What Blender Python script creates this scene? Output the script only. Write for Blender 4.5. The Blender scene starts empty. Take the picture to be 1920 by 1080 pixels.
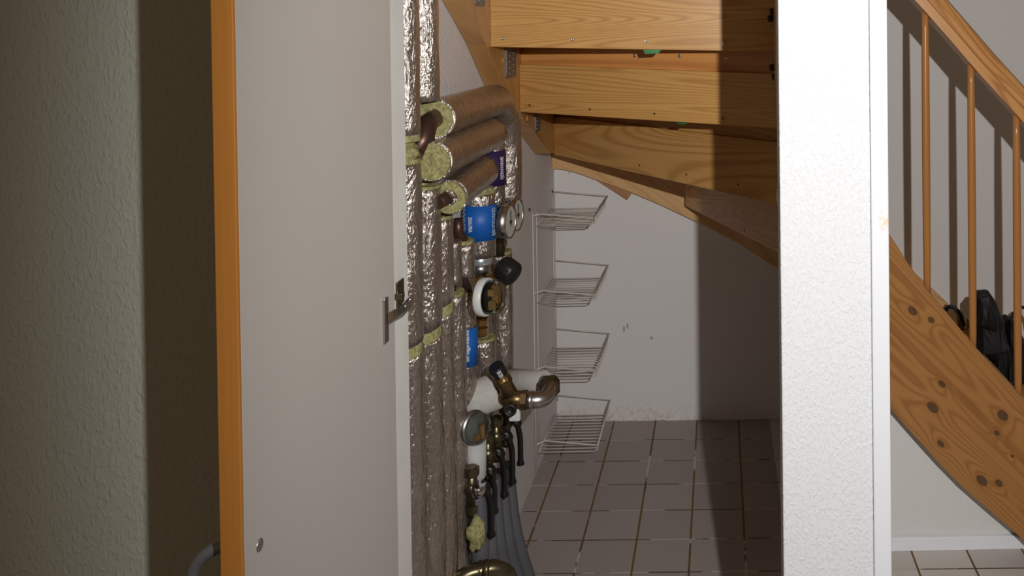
import bpy, math, random
from mathutils import Vector, Matrix, noise as mnoise
random.seed(7)
SC = bpy.context.scene
COL = SC.collection
PI = math.pi

# ------------------------------------------------------------------ camera
F, U0, V0 = 1667.0, 1350.0, 71.4
YAW, PIT, ROL = 0.0015, 0.0120, -0.0109
EYE = Vector((0.0, 0.0, 1.424))
def _rot():
    cy, sy, cp, sp, cr, sr = math.cos(YAW), math.sin(YAW), math.cos(PIT), math.sin(PIT), math.cos(ROL), math.sin(ROL)
    A = Matrix(((1,0,0),(0,0,-1),(0,1,0)))
    Ry = Matrix(((cy,0,-sy),(0,1,0),(sy,0,cy)))
    Rx = Matrix(((1,0,0),(0,cp,-sp),(0,sp,cp)))
    Rz = Matrix(((cr,-sr,0),(sr,cr,0),(0,0,1)))
    return Rz @ Rx @ Ry @ A
R = _rot()
cam = bpy.data.cameras.new('camera')
cam.sensor_fit = 'HORIZONTAL'; cam.sensor_width = 36.0
cam.lens = F*36.0/1920.0
cam.shift_x = -(U0-960)/1920.0
cam.shift_y = (V0-540)/1920.0
cam.clip_start = 0.02
camo = bpy.data.objects.new('camera', cam); COL.objects.link(camo)
M4 = Matrix((R[0], -R[1], -R[2])).transposed().to_4x4()
M4.translation = EYE
camo.matrix_world = M4
SC.camera = camo

def ray(u, v):
    return R.transposed() @ Vector(((u-U0)/F, (v-V0)/F, 1.0))
def P(u, v, Y):
    d = ray(u, v); return EYE + d*(Y/d.y)
def PX(u, v, X):
    d = ray(u, v); return EYE + d*(X/d.x)
def PZ(u, v, Z=0.0):
    d = ray(u, v); return EYE + d*((Z-EYE.z)/d.z)

# ------------------------------------------------------------------ world, flash, exposure
w = bpy.data.worlds.new('world'); SC.world = w; w.use_nodes = True
bg = w.node_tree.nodes['Background']
bg.inputs[0].default_value = (1.0, 0.71, 0.46, 1); bg.inputs[1].default_value = 0.088
fl = bpy.data.lights.new('camera_flash', 'SPOT')
fl.energy = 128.0; fl.color = (1.0, 0.985, 0.98); fl.shadow_soft_size = 0.008
fl.spot_size = math.radians(101); fl.spot_blend = 1.0
flo = bpy.data.objects.new('camera_flash', fl); COL.objects.link(flo)
flo.location = (0.185, 0.03, 1.545)
flo.rotation_euler = (math.radians(90-8), 0, math.radians(-3))
flo.scale = (1.0, 1.9, 1.0)
vs = SC.view_settings
vs.view_transform = 'Standard'; vs.look = 'None'; vs.gamma = 1.0; vs.use_curve_mapping = False
vs.exposure = 0.0

# ------------------------------------------------------------------ material helpers
class NT:
    def __init__(s, name):
        s.m = bpy.data.materials.new(name); s.m.use_nodes = True
        s.t = s.m.node_tree; s.b = s.t.nodes['Principled BSDF']
    def n(s, typ, **kw):
        nd = s.t.nodes.new(typ)
        for k, v in kw.items():
            if k.startswith('i_'):
                nd.inputs[k[2:].replace('_', ' ')].default_value = v
            else: setattr(nd, k, v)
        return nd
    def l(s, a, b): s.t.links.new(a, b)
    def set(s, a, v):
        if hasattr(v, 'is_output'): s.l(v, a)
        else: a.default_value = v
    def math(s, op, a, b=None, c=None, clamp=False):
        nd = s.n('ShaderNodeMath', operation=op); nd.use_clamp = clamp
        s.set(nd.inputs[0], a)
        if b is not None: s.set(nd.inputs[1], b)
        if c is not None: s.set(nd.inputs[2], c)
        return nd.outputs[0]
    def mix(s, f, a, b):
        nd = s.n('ShaderNodeMix', data_type='RGBA')
        s.set(nd.inputs[0], f)
        for i, x in ((6, a), (7, b)):
            if isinstance(x, tuple): x = (*x[:3], 1)
            s.set(nd.inputs[i], x)
        return nd.outputs[2]
    def noise(s, vec, scale, detail=3, rough=.5, dist=0, dim='3D'):
        nd = s.n('ShaderNodeTexNoise'); nd.noise_dimensions = dim
        nd.inputs['Scale'].default_value = scale; nd.inputs['Detail'].default_value = detail
        nd.inputs['Roughness'].default_value = rough; nd.inputs['Distortion'].default_value = dist
        if vec is not None: s.l(vec, nd.inputs['Vector'])
        return nd.outputs['Fac']
    def mapv(s, vec, scale=(1,1,1), loc=(0,0,0)):
        nd = s.n('ShaderNodeMapping'); s.l(vec, nd.inputs[0])
        nd.inputs['Scale'].default_value = scale; nd.inputs['Location'].default_value = loc
        return nd.outputs[0]
    def geo(s): return s.n('ShaderNodeNewGeometry').outputs['Position']
    def obj(s): return s.n('ShaderNodeTexCoord').outputs['Object']
    def uv(s): return s.n('ShaderNodeTexCoord').outputs['UV']
    def ramp(s, f, a, b):
        nd = s.n('ShaderNodeMapRange'); nd.interpolation_type = 'SMOOTHSTEP'
        s.set(nd.inputs[0], f); nd.inputs[1].default_value = a; nd.inputs[2].default_value = b
        return nd.outputs[0]
    def bump(s, h, strength=.5, dist=.002):
        nd = s.n('ShaderNodeBump'); nd.inputs['Strength'].default_value = strength
        nd.inputs['Distance'].default_value = dist; s.l(h, nd.inputs['Height'])
        s.l(nd.outputs[0], s.b.inputs['Normal'])
    def col(s, c):
        if isinstance(c, tuple): s.b.inputs['Base Color'].default_value = (*c[:3], 1)
        else: s.l(c, s.b.inputs['Base Color'])
    def rgh(s, r, metal=0.0, spec=None):
        s.set(s.b.inputs['Roughness'], r); s.b.inputs['Metallic'].default_value = metal
        if spec is not None: s.b.inputs['Specular IOR Level'].default_value = spec

def plain(name, c, r=.5, metal=0., spec=.5, var=.06, scale=40, bump=0.0, bd=.001):
    k = NT(name); f = k.noise(k.obj(), scale, 3)
    d = tuple(x*(1-var*2) for x in c)
    k.col(k.mix(f, d, tuple(min(1, x*(1+var)) for x in c))); k.rgh(r, metal, spec)
    if bump: k.bump(k.noise(k.obj(), scale*3, 3), bump, bd)
    return k.m

def wallpaper(name, c, sx=1.0, strength=.55, dirt=False, sc=150):
    k = NT(name); g = k.geo()
    v = k.mapv(g, (1, 1, .55))
    n1 = k.noise(v, sc, 2, .55, .6)
    n2 = k.noise(v, sc*.33, 2, .5)
    h = k.math('ADD', k.ramp(n1, .42, .80), k.math('MULTIPLY', n2, .5))
    base = k.mix(k.noise(g, 3.0, 3), tuple(x*.965 for x in c), c)
    if dirt:
        sep = k.n('ShaderNodeSeparateXYZ'); k.l(g, sep.inputs[0])
        z, x, y = sep.outputs[2], sep.outputs[0], sep.outputs[1]
        low = k.math('SUBTRACT', 1.0, k.ramp(z, .0, .09))
        lown = k.ramp(k.noise(g, 75, 5, .7), .44, .66)
        left = k.math('SUBTRACT', 1.0, k.ramp(x, -.35, .15))
        f = k.math('MULTIPLY', k.math('MULTIPLY', low, lown), k.math('ADD', k.math('MULTIPLY', left, .40), .10))
        base = k.mix(f, base, (.42, .27, .13))
        sp = k.n('ShaderNodeTexVoronoi'); sp.feature = 'F1'; k.l(k.mapv(g, (26, 26, 26)), sp.inputs['Vector'])
        near = k.math('SUBTRACT', 1.0, k.ramp(z, .004, .035))
        dots = k.math('MULTIPLY', k.math('LESS_THAN', sp.outputs['Distance'], .21), near)
        base = k.mix(k.math('MULTIPLY', dots, .75), base, (.20, .15, .10))
        sp2 = k.n('ShaderNodeTexVoronoi'); k.l(k.mapv(g, (30, 30, 22)), sp2.inputs['Vector'])
        gate = k.math('GREATER_THAN', k.noise(g, 9, 1), .57)
        d2 = k.math('MULTIPLY', k.math('LESS_THAN', sp2.outputs['Distance'], .075), gate)
        base = k.mix(k.math('MULTIPLY', d2, .55), base, (.22, .19, .16))
        for (mx, mz, rx, rz) in ((-.355,.335,.004,.012),(-.342,.345,.004,.011),(-.255,.300,.006,.006),(-.545,.905,.004,.004),(-.40,.86,.006,.003)):
            dx = k.math('DIVIDE', k.math('SUBTRACT', x, mx), rx); dz = k.math('DIVIDE', k.math('SUBTRACT', z, mz), rz)
            dd = k.math('ADD', k.math('MULTIPLY', dx, dx), k.math('MULTIPLY', dz, dz))
            base = k.mix(k.math('MULTIPLY', k.math('LESS_THAN', dd, 1.0), .5), base, (.16, .13, .11))
    k.col(base); k.rgh(.75, 0, .25); k.bump(h, strength, .0016)
    return k.m

M = {}
M['niche_back'] = wallpaper('white_plaster_back', (.80, .775, .755), strength=.25, dirt=True)
M['niche_left'] = wallpaper('white_plaster_side', (.80, .765, .75), strength=.55, sc=170)
M['front_wall'] = wallpaper('painted_wallpaper', (.62, .63, .535), strength=.6, sc=150)
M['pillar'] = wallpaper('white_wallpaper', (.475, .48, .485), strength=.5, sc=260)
M['stair_wall'] = wallpaper('white_wallpaper_low', (.76, .755, .735), strength=.3, sc=150)
k = NT('white_trim_paint'); g = k.geo(); sep = k.n('ShaderNodeSeparateXYZ'); k.l(g, sep.inputs[0])
st = P(1662, 418, 1.2)
dx = k.math('DIVIDE', k.math('SUBTRACT', sep.outputs[0], st.x), .010); dz = k.math('DIVIDE', k.math('SUBTRACT', sep.outputs[2], st.z), .020)
dd = k.math('ADD', k.math('MULTIPLY', dx, dx), k.math('MULTIPLY', dz, dz))
sf = k.math('MULTIPLY', k.math('SUBTRACT', 1.0, k.ramp(dd, .1, 1.0)), k.ramp(k.noise(g, 130, 3), .40, .62))
k.col(k.mix(k.math('MULTIPLY', sf, .8), (.49, .495, .51), (.50, .37, .20))); k.rgh(.4, 0, .4); M['trim'] = k.m
M['baseboard'] = plain('white_baseboard_paint', (.88, .905, .95), .45, var=.02, scale=8)
M['jamb'] = plain('jamb_paint', (.74, .73, .70), .6, var=.06, scale=18, bump=.3)

# floor tiles on the 15 cm lattice of the room
k = NT('ceramic_floor_tiles'); g = k.geo(); sep = k.n('ShaderNodeSeparateXYZ'); k.l(g, sep.inputs[0])
def lat(c, off):
    q = k.math('DIVIDE', k.math('SUBTRACT', c, off), .15)
    fr = k.math('FRACT', q); return k.math('MULTIPLY', k.math('MINIMUM', fr, k.math('SUBTRACT', 1.0, fr)), .15), k.math('FLOOR', q)
dx, ix = lat(sep.outputs[0], -.5433); dy, iy = lat(sep.outputs[1], 3.21)
gx = k.math('LESS_THAN', dx, .0028); gy = k.math('LESS_THAN', dy, .0022)
gr = k.math('MAXIMUM', gx, gy)
wn = k.n('ShaderNodeTexWhiteNoise'); wn.noise_dimensions = '2D'; cb = k.n('ShaderNodeCombineXYZ'); k.l(ix, cb.inputs[0]); k.l(iy, cb.inputs[1]); k.l(cb.outputs[0], wn.inputs['Vector'])
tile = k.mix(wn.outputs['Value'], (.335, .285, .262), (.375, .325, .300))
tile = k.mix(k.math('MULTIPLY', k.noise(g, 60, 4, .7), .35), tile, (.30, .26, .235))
tile = k.mix(k.math('GREATER_THAN', sep.outputs[0], .17), tile, k.mix(wn.outputs['Value'], (.56, .51, .465), (.62, .57, .52)))   # paler tile colour on the right-hand part of the floor
gc = k.mix(k.ramp(k.noise(g, 7.5, 3, .6), .47, .54), (.10, .065, .03), (.52, .48, .45))
gc = k.mix(k.math('MULTIPLY', gx, k.ramp(k.noise(k.mapv(g, (1, 1, 1), (5, 3, 0)), 4.5, 2), .42, .50)), gc, (.17, .095, .025))
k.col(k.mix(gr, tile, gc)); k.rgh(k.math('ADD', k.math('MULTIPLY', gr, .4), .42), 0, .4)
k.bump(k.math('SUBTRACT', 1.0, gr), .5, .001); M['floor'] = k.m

def wood(name, light, dark, seed=0., rings=24, ku=.55, kv=6.5, contrast=.6, knots=(), stripes=(), rough=.36):
    k = NT(name); uv = k.uv()
    sep = k.n('ShaderNodeSeparateXYZ'); k.l(uv, sep.inputs[0]); u, v = sep.outputs[0], sep.outputs[1]
    n = k.noise(k.mapv(uv, (ku, kv, 1), (seed, seed*.7, 0)), 1.0, 1.2, .40, .35, '2D')
    add = None; kn = None; halo = None
    for (a, b, ra, rb) in knots:
        du = k.math('DIVIDE', k.math('SUBTRACT', u, a), ra); dv = k.math('DIVIDE', k.math('SUBTRACT', v, b), rb)
        dd = k.math('ADD', k.math('MULTIPLY', du, du), k.math('MULTIPLY', dv, dv))
        gs = k.math('EXPONENT', k.math('MULTIPLY', dd, -.16))
        kk = k.math('SUBTRACT', 1.0, k.ramp(dd, .7, 1.15)); hh = k.math('SUBTRACT', 1.0, k.ramp(dd, .8, 4.5))
        add = gs if add is None else k.math('ADD', add, gs)
        kn = kk if kn is None else k.math('MAXIMUM', kn, kk)
        halo = hh if halo is None else k.math('MAXIMUM', halo, hh)
    ph = k.math('MULTIPLY', n, float(rings)*2*PI)
    if add is not None: ph = k.math('ADD', ph, k.math('MULTIPLY', add, 9.0))
    s_ = k.math('SINE', ph)
    ring = k.math('POWER', k.math('ADD', k.math('MULTIPLY', s_, .5), .5), 2.6)
    fib = k.noise(k.mapv(uv, (4, 260, 1), (seed, 0, 0)), 1.0, 2, .6, 0, '2D')
    big = k.noise(k.mapv(uv, (.8, 5, 1), (seed+3, 4, 0)), 1.0, 2, .5, 0, '2D')
    c = k.mix(k.math('MULTIPLY', ring, contrast), light, dark)
    c = k.mix(k.math('MULTIPLY', k.ramp(fib, .45, .75), .25), c, dark)
    c = k.mix(k.math('MULTIPLY', k.ramp(big, .42, .68), .30), c, tuple(x*y for x, y in zip(light, (.80, .72, .6))))
    for (b, hw, am) in stripes:
        f = k.math('MULTIPLY', k.math('LESS_THAN', k.math('ABSOLUTE', k.math('SUBTRACT', v, b)), hw), am)
        c = k.mix(f, c, dark)
    if kn is not None:
        c = k.mix(k.math('MULTIPLY', halo, .30), c, dark)
        c = k.mix(k.math('MULTIPLY', kn, .88), c, (.085, .045, .020))
    k.col(c); k.rgh(rough, 0, .42); k.bump(k.math('ADD', fib, ring), .12, .0006)
    return k.m
WL, WD = (.57, .315, .098), (.34, .150, .034)
M['riser'] = [wood('pine_board_%s' % s, WL, WD, q, rg) for s, q, rg in (('a', 1.3, 44), ('b', 5.1, 38), ('c', 9.7, 36), ('d', 14.2, 34))]
M['cleat'] = wood('amber_lacquered_pine', (.60, .27, .075), (.36, .13, .03), 21., 9)
M['string_side'] = wood('pine_side_board', (.52, .285, .10), (.34, .155, .045), 4.4, 7, .7, 8, .6)
M['string_back'] = wood('pale_pine_board', (.74, .46, .215), (.56, .29, .10), 8.4, 9, 1.2, 8, .6, stripes=((.055, .022, .7),))
M['rail'] = wood('pine_handrail', (.58, .29, .095), (.34, .13, .035), 3.1, 8, .8, 14, .75)
M['spindle'] = wood('pine_spindle', (.46, .205, .060), (.36, .145, .040), 2.2, 5, .8, 20, .4, rough=.28)
M['tread'] = wood('pine_tread', WL, WD, 30., 12)
M['orange_edge'] = wood('orange_edge_lipping', (.46, .185, .034), (.38, .14, .026), 6., 4, .4, 8, .25, rough=.3)
M['door_face'] = plain('grey_laminate', (.50, .468, .43), .42, var=.03, scale=3.0)
k = NT('aluminium_foil_wrap'); o = k.geo()
n1 = k.noise(k.mapv(o, (1, 1, .6)), 190, 4, .7, .6)
n2 = k.noise(k.mapv(o, (1, 1, .28)), 55, 3, .6, 1.2)
k.col(k.mix(k.noise(o, 30, 3), (.42, .36, .315), (.60, .54, .49))); k.rgh(k.math('ADD', k.math('MULTIPLY', k.ramp(n2, .4, .65), .14), .16), .90)
k.bump(k.math('ADD', n1, k.math('MULTIPLY', k.ramp(n2, .35, .7), .9)), .62, .0030); M['foil'] = k.m
k = NT('yellow_mineral_wool'); o = k.geo()
k.col(k.mix(k.ramp(k.noise(o, 160, 4, .7), .35, .65), (.42, .40, .185), (.24, .21, .085))); k.rgh(.95, 0, .1); k.bump(k.noise(o, 260, 4, .7), .9, .003); M['wool'] = k.m
M['bare'] = plain('dark_oxidised_copper', (.12, .062, .048), .38, .7, var=.2, scale=30)
M['bronze'] = plain('tarnished_bronze', (.15, .125, .07), .32, .85, var=.3, scale=35)
M['brass'] = plain('worn_brass', (.48, .30, .10), .30, .9, var=.25, scale=50)
M['steel'] = plain('stainless_steel', (.50, .48, .45), .32, 1.0, var=.08, scale=20)
M['zinc'] = plain('zinc_plated_steel', (.45, .45, .46), .36, 1.0, var=.12, scale=60)
M['bzinc'] = plain('dull_galvanised_plate', (.22, .215, .21), .5, .6, var=.2, scale=60)
M['black'] = plain('black_plastic', (.012, .012, .012), .42, spec=.4)
M['black2'] = plain('black_enamel_handle', (.008, .008, .008), .3, spec=.5)
M['foam'] = plain('grey_pipe_foam', (.50, .48, .43), .8, spec=.2, var=.10, scale=90, bump=.5)
M['white_plastic'] = plain('white_plastic', (.62, .62, .60), .4, var=.02)
M['hose'] = plain('grey_plastic_conduit', (.105, .108, .120), .55, var=.12, scale=12, bump=.15)
M['wire'] = plain('white_coated_wire', (.66, .60, .54), .45, var=.04)
M['blue'] = plain('blue_vinyl_label', (.006, .105, .42), .5, var=.05)
M['purple'] = plain('purple_vinyl_label', (.030, .012, .070), .5, var=.05)
M['print'] = plain('label_lettering', (.50, .56, .60), .6, var=.03)
M['print_w'] = plain('white_lettering', (.60, .58, .60), .6, var=.03)
M['dialface'] = plain('dial_face', (.50, .48, .42), .5, var=.03)
M['green'] = plain('green_plastic_shim', (.02, .20, .055), .5)
M['shim'] = plain('grey_blue_shim', (.20, .25, .30), .5)
M['bag'] = plain('black_nylon_fabric', (.010, .010, .011), .6, spec=.35, var=.3, scale=60, bump=.5)
M['leather'] = plain('brown_leather', (.20, .10, .045), .4, var=.4, scale=22, bump=.3)
M['tan'] = plain('tan_leather', (.32, .18, .06), .45, var=.3, scale=30)
M['mark'] = plain('dark_wall_plug', (.05, .04, .035), .7)
k = NT('clear_plastic_dome'); k.col((.80, .83, .80)); k.rgh(.03); k.b.inputs['Transmission Weight'].default_value = 1.0; k.b.inputs['IOR'].default_value = 1.12
k.l(k.mix(k.noise(k.obj(), 50, 2), (.72, .76, .72), (.88, .9, .88)), k.b.inputs['Base Color']); M['clear'] = k.m
M['handle'] = plain('satin_handle', (.30, .31, .33), .35, .6, var=.05)

# ------------------------------------------------------------------ mesh builder
class MB:
    def __init__(s): s.v = []; s.f = []; s.sm = []; s.uv = []
    def add(s, vs_, fs, smooth=False, uvs=None):
        o = len(s.v); s.v += [Vector(x) for x in vs_]
        for i, f in enumerate(fs):
            s.f.append([o+j for j in f]); s.sm.append(smooth)
            s.uv.append(uvs[i] if uvs else None)
    def box(s, a, b):
        x0, y0, z0 = a; x1, y1, z1 = b
        V = [(x0,y0,z0),(x1,y0,z0),(x1,y1,z0),(x0,y1,z0),(x0,y0,z1),(x1,y0,z1),(x1,y1,z1),(x0,y1,z1)]
        s.add(V, [(0,3,2,1),(4,5,6,7),(0,1,5,4),(1,2,6,5),(2,3,7,6),(3,0,4,7)]); return s
    def obox(s, c, ax, ay, az):      # centre and three half-axis vectors
        c, ax, ay, az = map(Vector, (c, ax, ay, az))
        V = [c+i*ax+j*ay+k_*az for k_ in (-1,1) for j in (-1,1) for i in (-1,1)]
        s.add(V, [(0,2,3,1),(4,5,7,6),(0,1,5,4),(1,3,7,5),(3,2,6,7),(2,0,4,6)]); return s
    def prism(s, pts, off):          # planar outline extruded by a vector
        pts = [Vector(p) for p in pts]; off = Vector(off); n = len(pts)
        nrm = Vector((0,0,0))
        for i in range(n): nrm += pts[i].cross(pts[(i+1) % n])
        if nrm.dot(off) > 0: pts = pts[::-1]
        s.add(pts+[p+off for p in pts], [list(range(n)), list(range(2*n-1, n-1, -1))]+[((i+1) % n, i, n+i, n+(i+1) % n) for i in range(n)]); return s
    def tube(s, path, r, seg=16, cap=True, smooth=True, wob=0.0, seed=0, flat=None, n_sub=1):
        path = [Vector(p) for p in path]; n = len(path)
        rs = r if isinstance(r, (list, tuple)) else [r]*n
        if n_sub > 1:
            np_, nr = [], []
            for i in range(n-1):
                for j in range(n_sub):
                    t = j/n_sub; np_.append(path[i].lerp(path[i+1], t)); nr.append(rs[i]*(1-t)+rs[i+1]*t)
            np_.append(path[-1]); nr.append(rs[-1]); path, rs, n = np_, nr, len(np_)
        T = []
        for i in range(n):
            a = path[max(0, i-1)]; b = path[min(n-1, i+1)]
            d = (b-a); T.append(d.normalized() if d.length > 1e-9 else (T[-1] if T else Vector((0,0,1))))
        up = Vector((0,0,1)) if abs(T[0].z) < .9 else Vector((1,0,0))
        if flat is not None: up = Vector(flat)
        nx = T[0].cross(up).normalized()
        V = []; L = 0.0; Ls = []
        for i in range(n):
            if i: L += (path[i]-path[i-1]).length
            Ls.append(L)
            nx = (nx-T[i]*nx.dot(T[i])).normalized(); ny = T[i].cross(nx)
            for j in range(seg):
                a = 2*PI*j/seg; d = nx*math.cos(a)+ny*math.sin(a)
                rr = rs[i]
                if wob:
                    q = path[i]+d*rr
                    rr += wob*(.8*mnoise.noise(q*18+Vector((seed,0,0)))+.25*mnoise.noise(q*75+Vector((0,seed,0))))
                V.append(path[i]+d*rr)
        fs = []; uvs = []
        for i in range(n-1):
            for j in range(seg):
                k_ = (j+1) % seg
                fs.append((i*seg+j, i*seg+k_, (i+1)*seg+k_, (i+1)*seg+j))
                c0, c1 = j/seg*6.28*rs[i], (j+1)/seg*6.28*rs[i]
                uvs.append([(Ls[i],c0),(Ls[i],c1),(Ls[i+1],c1),(Ls[i+1],c0)])
        s.add(V, fs, smooth, uvs)
        if cap:
            o = len(s.v)-n*seg
            s.f.append([o+j for j in range(seg)][::-1]); s.sm.append(False); s.uv.append(None)
            s.f.append([o+(n-1)*seg+j for j in range(seg)]); s.sm.append(False); s.uv.append(None)
        return s
    def ring(s, c, axis, r0, r1, h, seg=24, wob=0., seed=0):   # annulus of thickness h
        c = Vector(c); ax = Vector(axis).normalized(); up = Vector((0,0,1)) if abs(ax.z) < .9 else Vector((1,0,0))
        nx = ax.cross(up).normalized(); ny = ax.cross(nx); V = []
        prof = [(r0, 0), (r1, 0), (r1, h), (r0, h)] if r0 > 0 else None
        for (rr, hh_) in prof:
            for j in range(seg):
                a = 2*PI*j/seg; d = nx*math.cos(a)+ny*math.sin(a); p = c+d*rr+ax*hh_
                if wob: p = p+ax*wob*mnoise.noise(p*60+Vector((seed,1,2)))*(1 if hh_ else .3)+d*wob*.6*mnoise.noise(p*50)
                V.append(p)
        fs = [(a*seg+j, a*seg+(j+1) % seg, ((a+1) % 4)*seg+(j+1) % seg, ((a+1) % 4)*seg+j) for a in range(4) for j in range(seg)]
        s.add(V, fs, False); return s
    def lathe(s, c, axis, prof, seg=24, smooth=True):
        c = Vector(c); ax = Vector(axis).normalized(); up = Vector((0,0,1)) if abs(ax.z) < .9 else Vector((1,0,0))
        nx = ax.cross(up).normalized(); ny = ax.cross(nx); V = []; n = len(prof)
        for (rr, hh_) in prof:
            for j in range(seg):
                a = 2*PI*j/seg; V.append(c+(nx*math.cos(a)+ny*math.sin(a))*max(rr, 1e-5)+ax*hh_)
        s.add(V, [(i*seg+j, i*seg+(j+1) % seg, (i+1)*seg+(j+1) % seg, (i+1)*seg+j) for i in range(n-1) for j in range(seg)], smooth)
        return s
    def hexa(s, c, axis, r, h): return s.tube([Vector(c), Vector(c)+Vector(axis).normalized()*h], r, 6, smooth=False)
    def blob(s, c, rx, ry, rz, wob=.3, seed=0, nu=18, nv=12, fr=14):
        V = []; c = Vector(c)
        for i in range(nv+1):
            th = PI*i/nv
            for j in range(nu):
                a = 2*PI*j/nu; d = Vector((math.sin(th)*math.cos(a), math.sin(th)*math.sin(a), math.cos(th)))
                q = 1+wob*mnoise.noise(d*1.6+Vector((seed,seed*.3,0)))+wob*.4*mnoise.noise(d*fr*.4+Vector((0,seed,0)))
                V.append(c+Vector((d.x*rx*q, d.y*ry*q, d.z*rz*q)))
        s.add(V, [(i*nu+j, (i+1)*nu+j, (i+1)*nu+(j+1) % nu, i*nu+(j+1) % nu) for i in range(nv) for j in range(nu)], True); return s
    def build(s, name, mat, parent=None, du=None, dv=None, bevel=0, uo=(0, 0), flip=False):
        base = Vector((0,0,0)); p = parent
        while p is not None: base += Vector(p.location); p = p.parent
        me = bpy.data.meshes.new(name); me.from_pydata([v-base for v in s.v], [], s.f)
        me.polygons.foreach_set('use_smooth', s.sm)
        ul = me.uv_layers.new(name='UVMap')
        for pi, po in enumerate(me.polygons):
            fu = s.uv[pi]
            for q, li in enumerate(po.loop_indices):
                if fu and du is None: ul.data[li].uv = fu[q]
                else:
                    vv = s.v[me.loops[li].vertex_index]
                    a = Vector(du or (1,0,0)); b = Vector(dv or (0,0,1)); c = a.cross(b)
                    ul.data[li].uv = (vv.dot(a)+uo[0], vv.dot(b)+.37*vv.dot(c)*(0 if du and abs(po.normal.dot(c)) > .8 else 1)+uo[1])
        me.materials.append(mat)
        me.validate(); 
        o = bpy.data.objects.new(name, me); COL.objects.link(o)
        if parent is not None: o.parent = parent
        if bevel:
            bm_ = o.modifiers.new('bevel', 'BEVEL'); bm_.width = bevel; bm_.segments = 2; bm_.limit_method = 'ANGLE'; bm_.angle_limit = .6
        import bmesh
        b2 = bmesh.new(); b2.from_mesh(me); bmesh.ops.recalc_face_normals(b2, faces=b2.faces); b2.to_mesh(me); b2.free()
        return o
def tag(o, label=None, cat=None, group=None, kind=None):
    if label: o['label'] = label
    if cat: o['category'] = cat
    if group: o['group'] = group
    if kind: o['kind'] = kind
    return o
def thing(name, loc, label, cat, group=None):
    o = bpy.data.objects.new(name, None); COL.objects.link(o); o.location = loc; o.empty_display_size = .05
    return tag(o, label, cat, group)
def bez(pts, n=8):                   # Catmull-Rom through the points
    pts = [Vector(p) for p in pts]; out = []
    for i in range(len(pts)-1):
        p0 = pts[max(0, i-1)]; p1 = pts[i]; p2 = pts[i+1]; p3 = pts[min(len(pts)-1, i+2)]
        for j in range(n):
            t = j/n
            out.append(.5*((2*p1)+(p2-p0)*t+(2*p0-5*p1+4*p2-p3)*t*t+(3*p1-p0-3*p2+p3)*t*t*t))
    out.append(pts[-1]); return out
def text_geo(body, size, bold=0.0):
    cu = bpy.data.curves.new('tmp', 'FONT'); cu.body = body; cu.size = size; cu.offset = bold; cu.resolution_u = 3
    ob = bpy.data.objects.new('tmp', cu); COL.objects.link(ob)
    dg = bpy.context.evaluated_depsgraph_get(); dg.update()
    me = ob.evaluated_get(dg).to_mesh()
    V = [v.co.copy() for v in me.vertices]; Fc = [list(p.vertices) for p in me.polygons]
    ob.evaluated_get(dg).to_mesh_clear(); bpy.data.objects.remove(ob); bpy.data.curves.remove(cu)
    return V, Fc
def text_on_cyl(body, size, cx, cy, r, th, z0, z1, mb, wide=1.0, bold=0.0):
    V, Fc = text_geo(body, size, bold)
    x0 = min(v.x for v in V); x1 = max(v.x for v in V); s_ = (z1-z0)/(x1-x0)
    vv = []
    for v in V:
        z = z0+(v.x-x0)*s_; a = th-(v.y*wide)/r
        vv.append(Vector((cx+math.cos(a)*(r+.0012), cy+math.sin(a)*(r+.0012), z)))
    mb.add(vv, Fc)

# ------------------------------------------------------------------ setting
XL, YB, YF = -.600, 3.21, 1.22          # niche side wall, back wall, front wall plane
TH = .05
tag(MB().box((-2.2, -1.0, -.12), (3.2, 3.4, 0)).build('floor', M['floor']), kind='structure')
tag(MB().box((-.72, YB, -.02), (3.2, YB+.12, 2.5)).build('wall_back', M['niche_back']), kind='structure')
tag(MB().box((-.72, YF+TH, -.02), (XL, YB, 2.5)).build('wall_left', M['niche_left']), kind='structure')
uJ = PX(729, 540, -.45)
XJ = -.450
tag(MB().box((-2.2, YF, -.02), (XJ-.004, YF+TH, 2.5)).build('wall_front', M['front_wall']), kind='structure')
tag(MB().box((XJ-.004, YF-.004, 0), (XJ, YF+TH+.002, 2.5)).build('trim_1', M['jamb']), kind='structure')
pl = P(1464, 540, YF).x; pr = P(1634, 540, YF).x; tr = P(1668, 540, YF-.004).x
tag(MB().box((pl, YF, 0), (pr, YF+TH, 2.5)).build('wall_pillar', M['pillar'], bevel=.002), kind='structure')
tag(MB().box((pr, YF-.004, 0), (tr, YF+TH+.01, 2.5)).build('trim_2', M['trim'], bevel=.002), kind='structure')
# wall closing the space under the lower flight
YU = 2.385
bL = PZ(1672, 1049); bR = PZ(1917, 1040)
sw = [(-.0, 0), (0, 0)]
def zline(x): return 0
UW = [P(1640, 720, YU+.02), P(1672, 765, YU+.02), P(1760, 850, YU+.02), P(1850, 935, YU+.02), P(1925, 1010, YU+.02), P(1990, 1060, YU+.02)]
pts = [Vector((UW[0].x-.10, YU+.02, UW[0].z+.16))]+[p+Vector((0, 0, .05)) for p in UW]+[Vector((UW[-1].x+.15, YU+.02, 0)), Vector((UW[0].x-.10, YU+.02, 0))]
tag(MB().prism(pts, (0, .03, 0)).build('wall_right', M['stair_wall']), kind='structure')
bb = [P(1640, 1008.5, YU+.008), P(1930, 999, YU+.008)]
mb = MB(); zt = .5*(P(1673, 1008, YU+.005).z+P(1893, 1000.5, YU+.02).z)
x0 = UW[0].x-.10; x1 = 1.15
mb.prism([(x0, YU+.002, 0), (x0, YU+.002, zt-.002), (P(1903, 1002, YU).x, YU+.008, zt), (P(2000, 1080, YU).x, YU+.01, 0)], (0, .012, 0))
tag(mb.build('baseboard_right', M['baseboard'], bevel=.002), kind='structure')

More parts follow.
